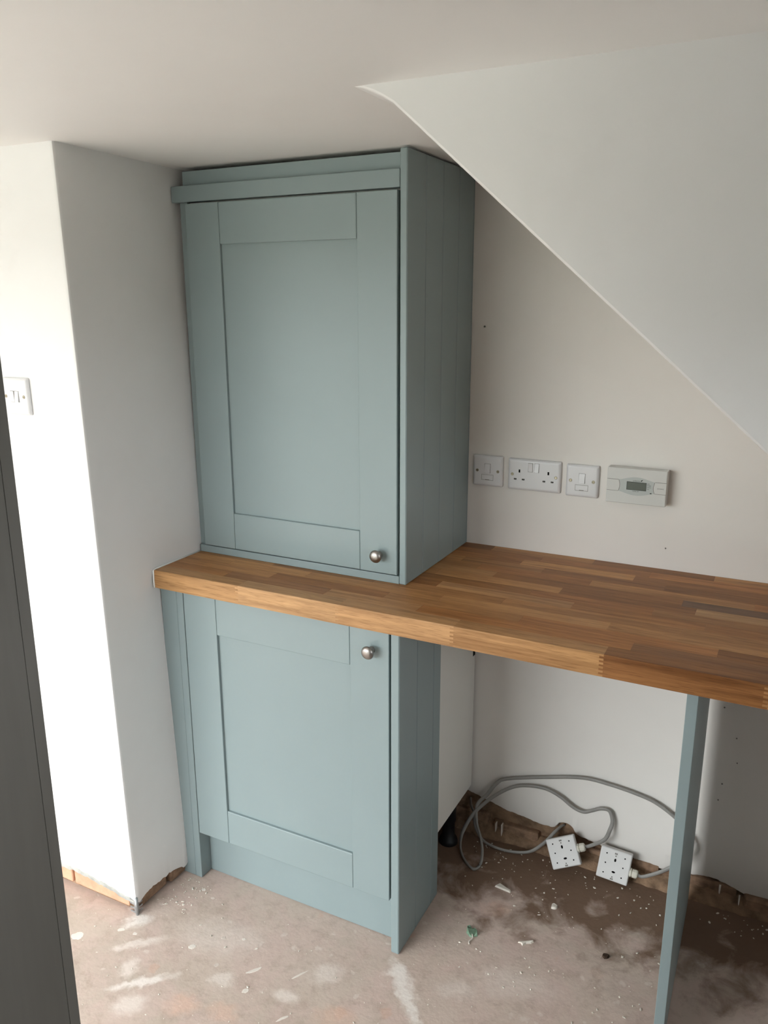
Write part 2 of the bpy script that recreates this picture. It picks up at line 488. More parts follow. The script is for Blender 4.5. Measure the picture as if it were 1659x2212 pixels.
# exposed courses under the front plaster
bx = -1.28
random.seed(4)
while bx < -0.03:
    w = random.uniform(0.18, 0.225)
    x1 = min(bx + w, -0.016)
    bm = bmesh.new()
    add_box(bm, bx, x1, -0.758 + random.uniform(0.001, 0.005), -0.74, 0.012, 0.056, 0.004, 2)
    finish('brick', bm, 'brick_o', wl)
    bx = x1 + 0.008
bm = bmesh.new()                                            # grey undercoat lip between plaster and brick
cl = [c for c in path if c[0] == 'f']
prev = None
for k, q, zb in cl:
    d = 0.006
    lo_z = zb - 0.012 - 0.006 * abs(noise.noise(Vector((q * 30, 2, 2))))
    cur = (bm.verts.new((q, yfront(zb) + 0.003, zb + 0.004)), bm.verts.new((q, yfront(zb) + 0.0015, lo_z)), bm.verts.new((q, yfront(zb) + 0.006, lo_z - 0.004)))
    if prev:
        for i in range(2):
            bm.faces.new((prev[i], cur[i], cur[i + 1], prev[i + 1]))
    prev = cur
finish('undercoat_lip', bm, 'grout', wl, smooth=True)
yy = -0.745
while yy < -0.02:                                           # dirty courses under the alcove side
    w = random.uniform(0.09, 0.21)
    bm = bmesh.new()
    add_box(bm, -0.02, 0.000 + random.uniform(-0.006, 0.003), yy, min(yy + w, 0.0), 0.004, 0.055, 0.005, 2)
    finish('brick', bm, 'brick', wl)
    yy += w + 0.009

# ---- galvanised corner bead poking out below the plaster
tb = struct(empty('trim_1', (0, yfront(0), 0)), 'bare galvanised corner bead below the plaster')
bm = bmesh.new()
bmesh.ops.create_cone(bm, cap_ends=True, segments=14, radius1=0.0042, radius2=0.0042, depth=0.052,
                      matrix=Matrix.Translation((0.001, yfront(0) - 0.001, 0.026)))
finish('nose', bm, 'zinc', tb, True, off=tb.location)
for side in (0, 1):
    bm = bmesh.new()
    for k in range(4):
        z0 = 0.001 + k * 0.0125
        if side == 0:
            add_box(bm, -0.024, -0.002, yfront(0) + 0.0005, yfront(0) + 0.0015, z0, z0 + 0.005)
        else:
            add_box(bm, -0.0015, -0.0005, yfront(0) + 0.003, yfront(0) + 0.022, z0, z0 + 0.005)
    if side == 0:
        add_box(bm, -0.010, -0.002, yfront(0) + 0.0004, yfront(0) + 0.0016, 0, 0.05)
    else:
        add_box(bm, -0.0016, -0.0004, yfront(0) + 0.003, yfront(0) + 0.009, 0, 0.05)
    finish('mesh_wing', bm, 'zinc', tb, off=tb.location)

# ---- back wall: plaster skin with ragged bottom, raw masonry behind it
zbk = [(-0.05, 0.11), (0.66, 0.125), (0.69, 0.118), (0.72, 0.112), (0.79, 0.0905), (0.86, 0.085), (0.925, 0.081), (0.935, 0.084), (0.943, 0.100),
       (0.955, 0.108), (0.975, 0.106), (0.985, 0.098), (0.995, 0.080), (1.07, 0.066), (1.14, 0.060), (1.25, 0.048), (1.30, 0.056), (1.327, 0.061),
       (1.386, 0.066), (1.447, 0.046), (1.516, 0.030), (1.7, 0.035), (2.4, 0.04)]
ZB = [0.15, 0.25, 0.45, 0.7, 0.95, 1.2, 1.5, 1.75, HC]
cols = []
bm = bmesh.new()
x = -0.05
while x < 1.88:
    zb = interp(zbk, x) + jag(x, 9.7, 0.004)
    wob = 0.0012 * noise.noise(Vector((x * 3, 0, 1)))
    ring = [bm.verts.new((x, 0.016, zb)), bm.verts.new((x, 0.003, zb)), bm.verts.new((x, wob, zb + 0.005))]
    ring += [bm.verts.new((x, wob + 0.0012 * noise.noise(Vector((x * 3, z * 3, 5))) * (0 if z == HC else 1), z)) for z in ZB]
    cols.append(ring)
    x += 0.006 if 0.6 < x < 1.7 else 0.05
for a, b in zip(cols, cols[1:]):
    for i in range(len(a) - 1):
        bm.faces.new((a[i], b[i], b[i + 1], a[i + 1]))
wb = struct(finish('wall_back', bm, 'wall_warm', smooth=True, sharp=40), 'white painted back wall, ragged plaster edge above the floor')
box('raw_base', -0.2, 2.0, 0.016, 0.16, 0, HC, 'raw', wb)
random.seed(11)
bx = 0.58
while bx < 1.65:
    w = random.uniform(0.10, 0.20)
    if 0.90 < bx < 1.0:
        bx += 0.05
    bm = bmesh.new()
    add_box(bm, bx, bx + w, -0.004 + random.uniform(-0.012, 0.006), 0.03, 0.0, random.uniform(0.045, 0.062), 0.007, 2)
    for v in bm.verts:
        v.co += Vector((noise.noise(v.co * 40), noise.noise(v.co * 40 + Vector((5, 0, 0))), noise.noise(v.co * 40 + Vector((0, 9, 0))))) * 0.006
        v.co.z = max(v.co.z, 0.0)
    finish('brick', bm, 'brick', wb)
    bx += w + random.uniform(0.006, 0.02)
# mortar fillet along the foot of the wall
bm = bmesh.new()
prev = None
x = 0.55
while x < 1.87:
    n1 = noise.noise(Vector((x * 9, 0, 4))); n2 = noise.noise(Vector((x * 45, 1, 4))); n3 = noise.noise(Vector((x * 110, 2, 4)))
    d = 0.028 + 0.012 * n1 + 0.006 * n2
    h = 0.034 + 0.016 * n1 + 0.008 * n2 + 0.004 * n3
    cur = [bm.verts.new(p) for p in ((x, -d, 0.0), (x, -d * 0.75, h * 0.30 + 0.002 * n3), (x, -d * 0.35, h * 0.75), (x, 0.004, h), (x, 0.03, h))]
    if prev:
        for i in range(4):
            bm.faces.new((prev[i], cur[i], cur[i + 1], prev[i + 1]))
    prev = cur
    x += 0.008
finish('mortar_fillet', bm, 'raw', wb, smooth=True)
# drips of paint and plaster that ran below the edge
for q, (dx, dz, w, h) in enumerate(((0.757, 0.040, 0.0022, 0.030), (0.776, 0.036, 0.0026, 0.040), (1.395, 0.052, 0.005, 0.020), (1.445, 0.036, 0.004, 0.024))):
    bm = bmesh.new()
    prism(bm, [(dx - w / 2, dz + h / 2), (dx + w / 2, dz + h / 2), (dx + w * 0.35, dz - h * 0.3), (dx, dz - h / 2), (dx - w * 0.4, dz - h * 0.25)], -0.024, -0.010)
    finish('paint_drip', bm, 'splash', wb)
for px, pz, s in ((1.355, 0.58, 0.003), (1.392, 0.50, 0.003), (1.40, 0.43, 0.0025), (1.37, 0.36, 0.003), (1.365, 0.31, 0.0028), (0.668, 1.536, 0.004), (1.175, 0.987, 0.003)):
    bm = bmesh.new()
    s *= 0.7
    lathe(bm, [(0.0, 0.0016), (s * 0.6, 0.0015), (s, 0.0008), (s, -0.001)], 8, Matrix.Translation((px, 0, pz)))
    finish('nail_hole', bm, 'line', wb)

# ---- boxed-in side of the stairs: vertical face with a sloping lower edge that eases into the ceiling
sl = (1.3965 - 1.8955) / (1.406 - 0.8321)
prof = [(0.7655, HC), (0.780, 1.9215), (0.797, 1.9150), (0.8139, 1.9064), (0.8321, 1.8955), (0.88, 1.8955 + sl * (0.88 - 0.8321))]
xe = 1.88
prof += [(1.4, 1.8955 + sl * (1.4 - 0.8321)), (xe, 1.8955 + sl * (xe - 0.8321)), (xe, 0.0), (2.39, 0.0), (2.39, HC)]
bm = bmesh.new()
n = len(prof)
yf = -0.8844
r = 0.004
rows = []
for (dy, k) in ((0.0, 1.0), (r * 0.3, 0.3), (r, 0.0)):       # small rounded arris along the slope
    rows.append([bm.verts.new((x + (r * k * 0.65 if 0 < i < n - 4 else 0), yf + dy, min(HC, z + (r * k * 0.75 if 0 < i < n - 4 else 0)))) for i, (x, z) in enumerate(prof)])
rows.append([bm.verts.new((x, 0.02, z)) for x, z in prof])
for a, b in zip(rows, rows[1:]):
    for i in range(n):
        bm.faces.new((a[i], b[i], b[(i + 1) % n], a[(i + 1) % n]))
bm.faces.new(rows[0])
ws = struct(finish('wall_stair', bm, 'wall'), 'white boxed-in side of a staircase with sloping lower edge')

# ================================================================== CABINETS
def shaker_door(cab, off, x0, x1, z0, z1, yfr, s0, s1, r0, r1, knob):
    d = box('door', s0 - 0.012, s1 + 0.012, yfr + 0.0075, yfr + 0.019, r0 - 0.012, r1 + 0.012, 'paint', cab, off=off)
    g = 0.0005
    b = 0.0013
    for a, c in ((x0, s0), (s1, x1)):
        box('stile', a, c, yfr, yfr + 0.0205, z0, z1, 'paint', d, 0.0015, 2, off=off)
    for a, c in ((z0, r0), (r1, z1)):
        box('rail', s0 + g, s1 - g, yfr + 0.0001, yfr + 0.0205, a, c, 'paint', d, 0.0022, 2, off=off)
    bm = bmesh.new()
    mt = Matrix.Translation((knob[0], yfr, knob[1]))
    lathe(bm, [(0.0, 0.0), (0.0085, 0.0), (0.0085, 0.002), (0.0062, 0.005), (0.0055, 0.011), (0.0075, 0.0145), (0.0125, 0.0165),
               (0.0155, 0.0190), (0.0160, 0.0212), (0.0150, 0.0238), (0.0118, 0.0264), (0.0070, 0.0282), (0.0, 0.0288)], 36, mt)
    k = finish('knob', bm, 'pewter', d, True, off=off)
    k['label'] = 'brushed pewter mushroom knob'
    return d

# ---- wall cabinet on the worktop
H = 0.931
uo = Vector((0.31, -0.2, H))
uc = tag(empty('wall_cabinet', uo), 'tall sage blue cupboard standing on the wooden worktop, under the ceiling', 'cabinet')
box('carcass', -0.001, 0.6150, -0.388, -0.003, H + 0.0005, 1.900, 'carcass', uc, off=uo)
box('bottom_rail', 0.002, 0.6148, -0.4113, -0.386, H + 0.0005, 0.9515, 'paint', uc, 0.0012, 2, off=uo)
box('side_filler', -0.004, 0.0200, -0.4010, -0.388, 0.9515, 1.8415, 'paint', uc, 0.001, 1, off=uo)
box('top_rail', -0.0215, 0.6148, -0.4113, -0.388, 1.8415, 1.8800, 'paint', uc, 0.0015, 2, off=uo)
box('frieze', 0.006, 0.6148, -0.3985, -0.385, 1.8802, 1.9145, 'paint', uc, 0.001, 1, off=uo)
shaker_door(uc, uo, 0.0235, 0.6112, 0.9550, 1.8365, -0.4161, 0.1258, 0.5098, 1.0545, 1.7385, (0.5640, 1.0025))
yb = -0.4113
p0 = None
while yb < -0.006:                                          # tongue-and-groove end panel, board by board
    y1 = min(yb + 0.100, -0.003)
    bo = box('end_board', 0.6153, 0.6334, yb + (0.0 if yb < -0.41 else 0.0002), y1 - 0.0002, H + 0.0004, 1.9205, 'paint', uc, 0.0022, 1, off=uo)
    yb = y1

# ---- base cabinet below the worktop
lo_ = Vector((0.34, -0.28, 0.0))
bc = tag(empty('base_cabinet', lo_), 'sage blue base cabinet under the left end of the worktop', 'cabinet')
box('carcass', 0.062, 0.6698, -0.545, -0.009, 0.156, 0.8825, 'carcass', bc, 0.0006, 1, off=lo_)
box('service_notch', 0.6696, 0.6701, -0.026, -0.009, 0.592, 0.66, 'dark', bc, off=lo_)
box('filler_post', -0.0105, 0.0425, -0.5660, -0.547, 0.001, 0.8825, 'paint', bc, 0.0012, 1, off=lo_)
box('filler_post', 0.0427, 0.0640, -0.5665, -0.5155, 0.001, 0.8825, 'paint', bc, 0.0012, 1, off=lo_)
box('plinth', 0.0642, 0.6698, -0.5240, -0.508, 0.001, 0.1535, 'paint', bc, 0.0012, 1, off=lo_)
shaker_door(bc, lo_, 0.0672, 0.6655, 0.1520, 0.8785, -0.5677, 0.1703, 0.5630, 0.2535, 0.7710, (0.6215, 0.8230))
for y0, y1 in ((-0.5677, -0.4679), (-0.4677, -0.3679), (-0.3677, -0.3215)):
    box('end_board', 0.6703, 0.6922, y0, y1, 0.001, 0.8825, 'paint', bc, 0.0022, 1, off=lo_)
for lx, ly in ((0.633, -0.098), (0.633, -0.45), (0.11, -0.098), (0.11, -0.45)):
    bm = bmesh.new()
    rot = Matrix.Translation((lx, ly, 0)) @ Matrix.Rotation(-math.pi / 2, 4, 'X')
    lathe(bm, [(0, 0.0005), (0.028, 0.0005), (0.029, 0.004), (0.026, 0.016), (0.019, 0.022), (0.0185, 0.075), (0.022, 0.078), (0.022, 0.150), (0.03, 0.1555), (0, 0.156)], 24, Matrix.Translation((lx, ly, 0)) @ Matrix.Rotation(math.pi / 2 * -1, 4, 'X'))
    finish('foot', bm, 'black', bc, True, off=lo_)

# ---- support panel holding up the right part of the worktop
so = Vector((1.3186, -0.5677, 0))
sp = tag(box('support_panel', 1.3080, 1.3292, -0.5677, -0.046, 0.001, 0.8828, 'paint', None, 0.0012, 2, off=so),
         'upright sage blue panel propping the worktop on the bare floor', 'panel')
sp.location = so
sp.rotation_euler = (0, 0, 0.0165)

# ---- oak worktop in finger-jointed staves
wo = Vector((1.1, -0.3, 0.8833))
wt = tag(empty('worktop', wo), 'oiled oak stave worktop running along the back wall', 'worktop')
PAL = [(0.53, 0.285, 0.120), (0.36, 0.165, 0.060), (0.430, 0.225, 0.092), (0.400, 0.200, 0.078), (0.350, 0.168, 0.062), (0.455, 0.250, 0.110), (0.300, 0.138, 0.050), (0.380, 0.195, 0.080), (0.410, 0.190, 0.070)]
XW = 1.876
FRONT = [0.0, 0.2583, 0.5419, 0.8257, 1.1429, 1.4388, XW]
FCOL = [(0.46, 0.25, 0.105), (0.50, 0.285, 0.130), (0.50, 0.275, 0.120), (0.475, 0.255, 0.105), (0.285, 0.125, 0.043), (0.43, 0.22, 0.09), (0.4, 0.2, 0.08), (0.4, 0.2, 0.08)]
JOINTS = {1: [0.19, 0.4834, 0.7254, 1.1937, 1.55], 2: [0.30, 0.62, 0.95, 1.35], 3: [0.14, 0.3753, 0.743, 1.1296, 1.5], 4: [0.25, 0.55, 0.88, 1.2735, 1.6],
          5: [0.42, 0.7007, 1.03, 1.3138, 1.66], 6: [0.20, 0.60, 0.92, 1.20, 1.5], 7: [0.36, 0.66, 0.98, 1.285, 1.62], 8: [0.22, 0.52, 0.80, 1.2512, 1.6],
          9: [0.45, 0.74, 1.031, 1.40], 10: [0.30, 0.68, 0.90, 1.20, 1.58], 11: [0.50, 0.83, 1.12, 1.45], 12: [0.28, 0.62, 0.87, 1.1522, 1.5], 13: [0.40, 0.72, 1.00, 1.30, 1.6]}
SPECIAL = {(1, 2): (0.50, 0.265, 0.110), (1, 4): (0.27, 0.125, 0.050), (8, 4): (0.20, 0.110, 0.062), (7, 4): (0.52, 0.305, 0.140), (5, 2): (0.50, 0.27, 0.115), (1, 1): (0.33, 0.150, 0.056)}
random.seed(23)
NR = 14
rw = 0.596 / NR
ZT, ZBT = 0.931, 0.8833
for rrow in range(NR):
    y0, y1 = -0.596 + rrow * rw, -0.596 + (rrow + 1) * rw
    if rrow == NR - 1:
        y1 = -0.001
    if rrow == 0:
        xs = FRONT
    else:
        xs = [0.0] + JOINTS[rrow] + [XW]
    for i in range(len(xs) - 1):
        a, b = xs[i], xs[i + 1]
        bm = bmesh.new()
        if rrow == 0:
            F = 11; fl_ = 0.0085
            zz = [ZBT + (ZT - ZBT) * k / F for k in range(F + 1)]
            Lp, Rp = [], []
            for k in range(F):
                oa = a + (fl_ if (k % 2 == 0) else 0.0) if i > 0 else a
                ob = b + (fl_ if (k % 2 == 0) else 0.0) if i < len(xs) - 2 else b
                Lp += [(oa, zz[k]), (oa, zz[k + 1])]
                Rp += [(ob, zz[k]), (ob, zz[k + 1])]
            prism(bm, Rp + list(reversed(Lp)), y0, y1 - 0.0001)
            es = [e for e in bm.edges if all(abs(v.co.y - y0) < 1e-6 for v in e.verts) and all(abs(v.co.z - ZT) < 1e-6 for v in e.verts)]
            bmesh.ops.bevel(bm, geom=es, offset=0.0018, segments=2, profile=0.5, affect='EDGES')
        else:
            add_box(bm, a + 0.00005, b - 0.00005, y0 + 0.00005, y1 - 0.00005, ZBT, ZT, 0.00025, 1)
        st = finish('stave', bm, 'oak', wt, off=wo)
        if rrow == 0:
            c = FCOL[i]
        else:
            c = random.choice(PAL); k = random.uniform(0.95, 1.20); c = SPECIAL.get((rrow, i), (c[0] * k, c[1] * k * 0.94, c[2] * k * 0.82))
        st.color = (*c, 1)
# sealant bead where the worktop meets the left wall
bm = bmesh.new()
P = [Vector((-0.001, -0.5965, 0.884)), Vector((-0.001, -0.5975, 0.90)), Vector((-0.001, -0.597, 0.930)), Vector((0.0, -0.592, 0.9325)), Vector((0.0, -0.5, 0.9325)), Vector((0.001, -0.412, 0.9325))]
tube(bm, P, 0.0022, 0.0022, Vector((1, 0, 0)), 6)
struct(finish('trim_2', bm, 'caulk', smooth=True), 'white sealant line along the worktop end')

# ================================================================== WIRING ACCESSORIES
def plate_body(name, w, h, t, parent, mat, edge=0.0055):
    """moulded plate, back on local y=0, front facing -y, sloped soft edges"""
    bm = bmesh.new()
    def ring(dx, y):
        pts = []
        ww, hh, rr = w / 2 - dx, h / 2 - dx, 0.004
        for cx, cz, a0 in ((ww - rr, hh - rr, 0), (-ww + rr, hh - rr, 90), (-ww + rr, -hh + rr, 180), (ww - rr, -hh + rr, 270)):
            for k in range(5):
                a = math.radians(a0 + k * 22.5)
                pts.append(bm.verts.new((cx + rr * math.cos(a), y, cz + rr * math.sin(a))))
        return pts
    R = [ring(0, 0), ring(0, -t * 0.35), ring(edge * 0.18, -t * 0.62), ring(edge * 0.5, -t * 0.86), ring(edge, -t * 0.985), ring(edge * 1.5, -t)]
    for a, b in zip(R, R[1:]):
        for i in range(len(a)):
            j = (i + 1) % len(a)
            bm.faces.new((a[i], a[j], b[j], b[i]))
    bm.faces.new(R[-1]); bm.faces.new(list(reversed(R[0])))
    return finish(name, bm, mat, parent, True)

def screw(parent, x, z, t):
    bm = bmesh.new()
    lathe(bm, [(0.0042, t - 0.002), (0.0042, t + 0.0002), (0.0036, t + 0.0008), (0.0030, t + 0.0002), (0.0, t + 0.0002)], 16, Matrix.Translation((x, 0, z)))
    s = finish('screw', bm, 'brass', parent, False)
    s['label'] = 'brassy fixing screw'
    box('screw_slot', x - 0.0024, x + 0.0024, -t - 0.0006, -t + 0.001, z - 0.0004, z + 0.0004, 'dark', s)

def rocker(parent, x, z, t, w, h, down=True, on=True):
    bm = bmesh.new()
    hi, lw = (0.0030, 0.0012) if not on else (0.0010, 0.0034)
    vs = add_box(bm, x - w / 2, x + w / 2, -t - 0.001, -t + 0.002, z - h / 2, z + h / 2)
    for v in vs:
        if v.co.y < -t:
            v.co.y = -t - (hi if v.co.z > z else lw)
    bmesh.ops.bevel(bm, geom=list(bm.edges), offset=0.0006, segments=2, affect='EDGES')
    r_ = finish('rocker', bm, 'plastic', parent)
    box('rocker_gap', x - w / 2 - 0.0007, x + w / 2 + 0.0007, -t - 0.0002, -t + 0.001, z - h / 2 - 0.0007, z + h / 2 + 0.0007, 'line', r_)
    return r_

def spur(loc, label, rot=(0, 0, 0)):
    e = tag(empty('fused_switch', loc, rot), label, 'switch', 'fused switches above the worktop')
    t = 0.0095
    plate_body('plate', 0.086, 0.086, t, e, 'plastic')
    screw(e, -0.030, 0.0005, t); screw(e, 0.030, 0.0005, t)
    rocker(e, 0.0, 0.0075, t, 0.0155, 0.025)
    fh = box('fuse_holder', -0.0165, 0.0165, -t - 0.0007, -t + 0.002, -0.0250, -0.0105, 'plastic', e, 0.0005, 1)
    box('holder_gap', -0.0172, 0.0172, -t - 0.0002, -t + 0.001, -0.0257, -0.0098, 'line', fh)
    box('pull_notch', -0.006, 0.006, -t - 0.0010, -t, -0.0246, -0.0234, 'line', fh)
    return e
spur((0.6918, -0.0012, 1.1466), 'single white fused switch against the sage blue end panel')
spur((0.9534, -0.0012, 1.1430), 'single white fused switch between the double socket and the controller')

ds = tag(empty('double_socket', (0.8235, -0.0012, 1.1454)), 'white double switched socket above the worktop', 'socket')
t = 0.0095
plate_body('plate', 0.146, 0.086, t, ds, 'plastic')
screw(ds, -0.0602, 0.0, t); screw(ds, 0.0602, 0.0, t)
rocker(ds, -0.0100, 0.0215, t, 0.0115, 0.0235, on=False); rocker(ds, 0.0075, 0.0215, t, 0.0115, 0.0235)
for cx in (-0.0405, 0.0395):
    for nm, x0, x1, z0, z1 in (('earth_hole', -0.0021, 0.0023, 0.0055, 0.0140), ('pin_hole', -0.0145, -0.0075, -0.0150, -0.0108), ('pin_hole', 0.0080, 0.0150, -0.0150, -0.0108)):
        box(nm, cx + x0, cx + x1, -t - 0.0003, -t + 0.001, z0, z1, 'dark', ds)
        if nm == 'pin_hole':
            box('shutter', cx + x0 + 0.0024, cx + x1 - 0.0024, -t - 0.0004, -t + 0.001, z0 + 0.0008, z1 - 0.0003, 'line', ds)

# light switch on the pier
sy = yfront(1.388)
sw = tag(empty('light_switch', (-0.2000, sy - 0.001, 1.3885), (0.0177, 0, 0)), 'white two-gang light switch on the bright wall end, half hidden by the door', 'switch')
plate_body('plate', 0.086, 0.086, t, sw, 'plastic')
screw(sw, -0.030, 0.0, t); screw(sw, 0.030, 0.0, t)
rocker(sw, -0.0072, 0.0, t, 0.0125, 0.025, on=False); rocker(sw, 0.0072, 0.0, t, 0.0125, 0.025)

# ---- heating programmer
def text(body, size, x, z, y, parent, mat='ink', ext=0.0001, align='LEFT', name='lettering'):
    cu = bpy.data.curves.new(name, 'FONT')
    cu.body = body; cu.size = size; cu.align_x = align; cu.extrude = ext
    cu.resolution_u = 2
    to = bpy.data.objects.new(name, cu)
    COL.objects.link(to)
    bpy.context.view_layer.update()
    me = bpy.data.meshes.new_from_object(to)
    bpy.data.objects.remove(to)
    me.transform(Matrix.Translation((x, y, z)) @ Matrix.Rotation(math.pi / 2, 4, 'X'))
    me.materials.clear(); me.materials.append(M[mat])
    o = bpy.data.objects.new(name, me)
    COL.objects.link(o); o.parent = parent
    return o

hp = tag(empty('heating_programmer', (1.0955, -0.0012, 1.1470)), 'white heating programmer with a small grey screen on the wall', 'controller')
w, h, t = 0.147, 0.091, 0.031
box('case', -w / 2, w / 2, -t, 0, -h / 2, h / 2, 'plastic2', hp, 0.0022, 3)
bm = bmesh.new()                                             # pale oval facia
pts = []
for k in range(25):
    u = -1 + 2 * k / 24
    pts.append((0.0005 + u * 0.0445, 0.0008 + 0.0147 + 0.0088 * math.cos(u * math.pi / 2) ** 1.3))
bot = [(x_, 0.0016 - z_) for x_, z_ in reversed(pts)]
prism(bm, pts + bot, -t - 0.0004, -t + 0.001)
fa = finish('facia', bm, 'oval', hp)
box('screen_surround', -0.0236, 0.0248, -t - 0.0007, -t, -0.0090, 0.0122, 'ink', fa, 0.0002)
box('screen', -0.0226, 0.0240, -t - 0.0010, -t, -0.0081, 0.0112, 'lcd', fa, 0.0002)
text('potterton', 0.0046, -0.0085, 0.0140, -t - 0.0006, fa)
bm = bmesh.new()
prism(bm, [(0.0110, 0.0143), (0.0126, 0.0146), (0.0158, 0.0192), (0.0122, 0.0182), (0.0108, 0.0164)], -t - 0.0007, -t)
finish('leaf_mark', bm, 'ink', fa)
for k, s_ in enumerate(('OFF', 'TIMED', 'ONCE', 'ON')):
    text(s_, 0.0034, 0.0262, 0.0088 - k * 0.0044, -t - 0.0006, fa)
text('MODEL EP2', 0.0031, -0.0085, -0.0128, -t - 0.0006, fa)
box('indicator', 0.0345, 0.0385, -t - 0.0008, -t, -0.0148, -0.0124, 'ink', fa)
for s_, inner, outer in ((-1, -0.0440, -0.0725), (1, 0.0455, 0.0725)):
    bm = bmesh.new()
    arc = [(inner - s_ * 0.0030 * math.cos(q * math.pi / 2), 0.0008 + 0.0142 * q) for q in (-1, -0.6, -0.2, 0.2, 0.6, 1)]
    prism(bm, arc + [(outer, 0.0150), (outer, -0.0134)], -t - 0.0008, -t + 0.001)
    bt = finish('button', bm, 'plastic2', hp)
    for zz_ in (0.0154, -0.0138):
        box('button_gap', min(inner, outer), max(inner, outer), -t - 0.0005, -t + 0.001, zz_ - 0.0006, zz_ + 0.0006, 'line', bt)
    bm = bmesh.new()
    for (a_, b_), (c_, d_) in zip(arc, arc[1:]):
        v = [bm.verts.new(p) for p in ((a_ - s_ * 0.0012, -t - 0.00065, b_), (a_, -t - 0.00065, b_), (c_, -t - 0.00065, d_), (c_ - s_ * 0.0012, -t - 0.00065, d_))]
        bm.faces.new(v)
    finish('button_gap', bm, 'line', bt)
    if s_ > 0:
        text('ADVANCE', 0.0034, 0.0590, -0.0008, -t - 0.0009, bt, align='CENTER')

# ---- loose surface boxes with cable glands
def pattress(loc, rot, s, gland_z, label):
    e = tag(empty('surface_box', loc, rot), label, 'electrical box', 'loose boxes wired on the floor')
    hs = s / 2
    box('shell', -hs, hs, 0, 0.025, -hs, hs, 'box', e, 0.0035, 3)
    yd = -0.0003
    k = s / 0.087
    for nm, x_, z_, rx, rz in [('hole', a * k, b * k, 0.0020, 0.0020) for a, b in ((-0.025, 0.0275), (0.0255, 0.0275), (-0.0245, 0.001), (0.0245, 0.001), (-0.0255, -0.0265), (0.0250, -0.0265))] + \
            [('slot', 0.0005 * k, 0.0150 * k, 0.0028, 0.0048), ('slot', 0.0015 * k, -0.0180 * k, 0.0050, 0.0028)]:
        bm = bmesh.new()
        m_ = Matrix.Translation((x_, 0, z_)) @ Matrix.Diagonal((rx, 1, rz, 1))
        lathe(bm, [(0.0, 0.0004), (1.0, 0.0004), (1.0, -0.001)], 14, m_)
        finish(nm, bm, 'dark', e)
    for zc in (0.0265 * k, -0.0320 * k):
        bm = bmesh.new()
        m_ = Matrix.Translation((0.0003, 0, zc - math.copysign(0.0, zc)))
        lathe(bm, [(0.0, 0.0004), (0.0019, 0.0004), (0.0019, -0.001)], 12, m_)
        finish('hole', bm, 'line', e)
        zz_ = zc + (0.0065 if zc > 0 else -0.0055)
        bm = bmesh.new()
        for dx_ in (-0.0022, 0.0022):
            add_box(bm, dx_ - 0.0015, dx_ + 0.0015, -0.0004, 0.001, zz_ - 0.0022, zz_ + 0.0022)
        add_box(bm, -0.0022, 0.0022, -0.0004, 0.001, zz_ - 0.0008, zz_ + 0.0008)
        finish('keyhole', bm, 'line', e)
    bm = bmesh.new()
    m_ = Matrix.Translation((hs - 0.001, 0.0125, gland_z)) @ Matrix.Rotation(math.pi / 2, 4, 'Z')
    lathe(bm, [(0, 0), (0.0125, 0), (0.0125, 0.0055), (0.0095, 0.0060), (0.0095, 0.0075), (0.0120, 0.0080), (0.0120, 0.0180), (0.0108, 0.0215), (0.0075, 0.0235), (0.0055, 0.0236), (0.0055, 0.018), (0, 0.018)], 10, m_)
    finish('cable_gland', bm, 'gland', e)
    return e
b2 = pattress((1.1191, -0.0510, 0.0535), (-0.384, 0.0756, 0.0442), 0.087, -0.006, 'white plastic box on the floor nearest the upright panel, cable gland low on its side')
b1 = pattress((0.9775, -0.0680, 0.0605), (-0.50, -0.42, 0.06), 0.083, 0.002, 'white plastic box on the floor left of its twin, tilted the other way')

# Matrix order used for the fit was Z @ X @ Y
for bx_, (a, b, c) in ((b2, (-0.384, 0.0756, 0.0442)), (b1, (-0.50, -0.42, 0.06))):
    bx_.rotation_euler = (Matrix.Rotation(c, 3, 'Z') @ Matrix.Rotation(a, 3, 'X') @ Matrix.Rotation(b, 3, 'Y')).to_euler()
bpy.context.view_layer.update()
g1 = b1.matrix_world @ Vector((0.0415 + 0.0205, 0.0125, 0.002))
g1b = b1.matrix_world @ Vector((0.0415 + 0.036, 0.0130, 0.002))
g2 = b2.matrix_world @ Vector((0.0435 + 0.0205, 0.0125, -0.006))
g2b = b2.matrix_world @ Vector((0.0435 + 0.036, 0.0125, -0.006))

# ---- grey cables
C1 = [tuple(g1), tuple(g1b), (1.085, -0.042, 0.120), (1.096, -0.022, 0.145), (1.099, -0.015, 0.169), (1.088, -0.012, 0.196), (1.064, -0.012, 0.196), (1.039, -0.012, 0.182),
      (1.016, -0.014, 0.172), (0.986, -0.014, 0.178), (0.947, -0.014, 0.201), (0.902, -0.014, 0.214), (0.847, -0.014, 0.208), (0.803, -0.016, 0.191),
      (0.760, -0.025, 0.160), (0.726, -0.040, 0.128), (0.696, -0.060, 0.091), (0.674, -0.085, 0.039), (0.679, -0.115, 0.013), (0.706, -0.156, 0.006),
      (0.747, -0.187, 0.006), (0.760, -0.163, 0.008), (0.754, -0.130, 0.029), (0.736, -0.100, 0.053), (0.712, -0.070, 0.077), (0.704, -0.045, 0.117),
      (0.730, -0.030, 0.154), (0.752, -0.020, 0.189), (0.783, -0.012, 0.211), (0.900, -0.012, 0.250), (1.006, -0.012, 0.279), (1.085, -0.012, 0.280),
      (1.161, -0.012, 0.272), (1.211, -0.012, 0.260), (1.262, -0.012, 0.232), (1.298, -0.012, 0.200), (1.312, -0.020, 0.164), (1.298, -0.030, 0.123),
      (1.268, -0.038, 0.092), (1.236, -0.042, 0.065), tuple(g2b), tuple(g2)]
bm = bmesh.new()
tube(bm, catmull(C1, 8), 0.0056, 0.0036, Vector((0.15, 1, 0.25)), 10)
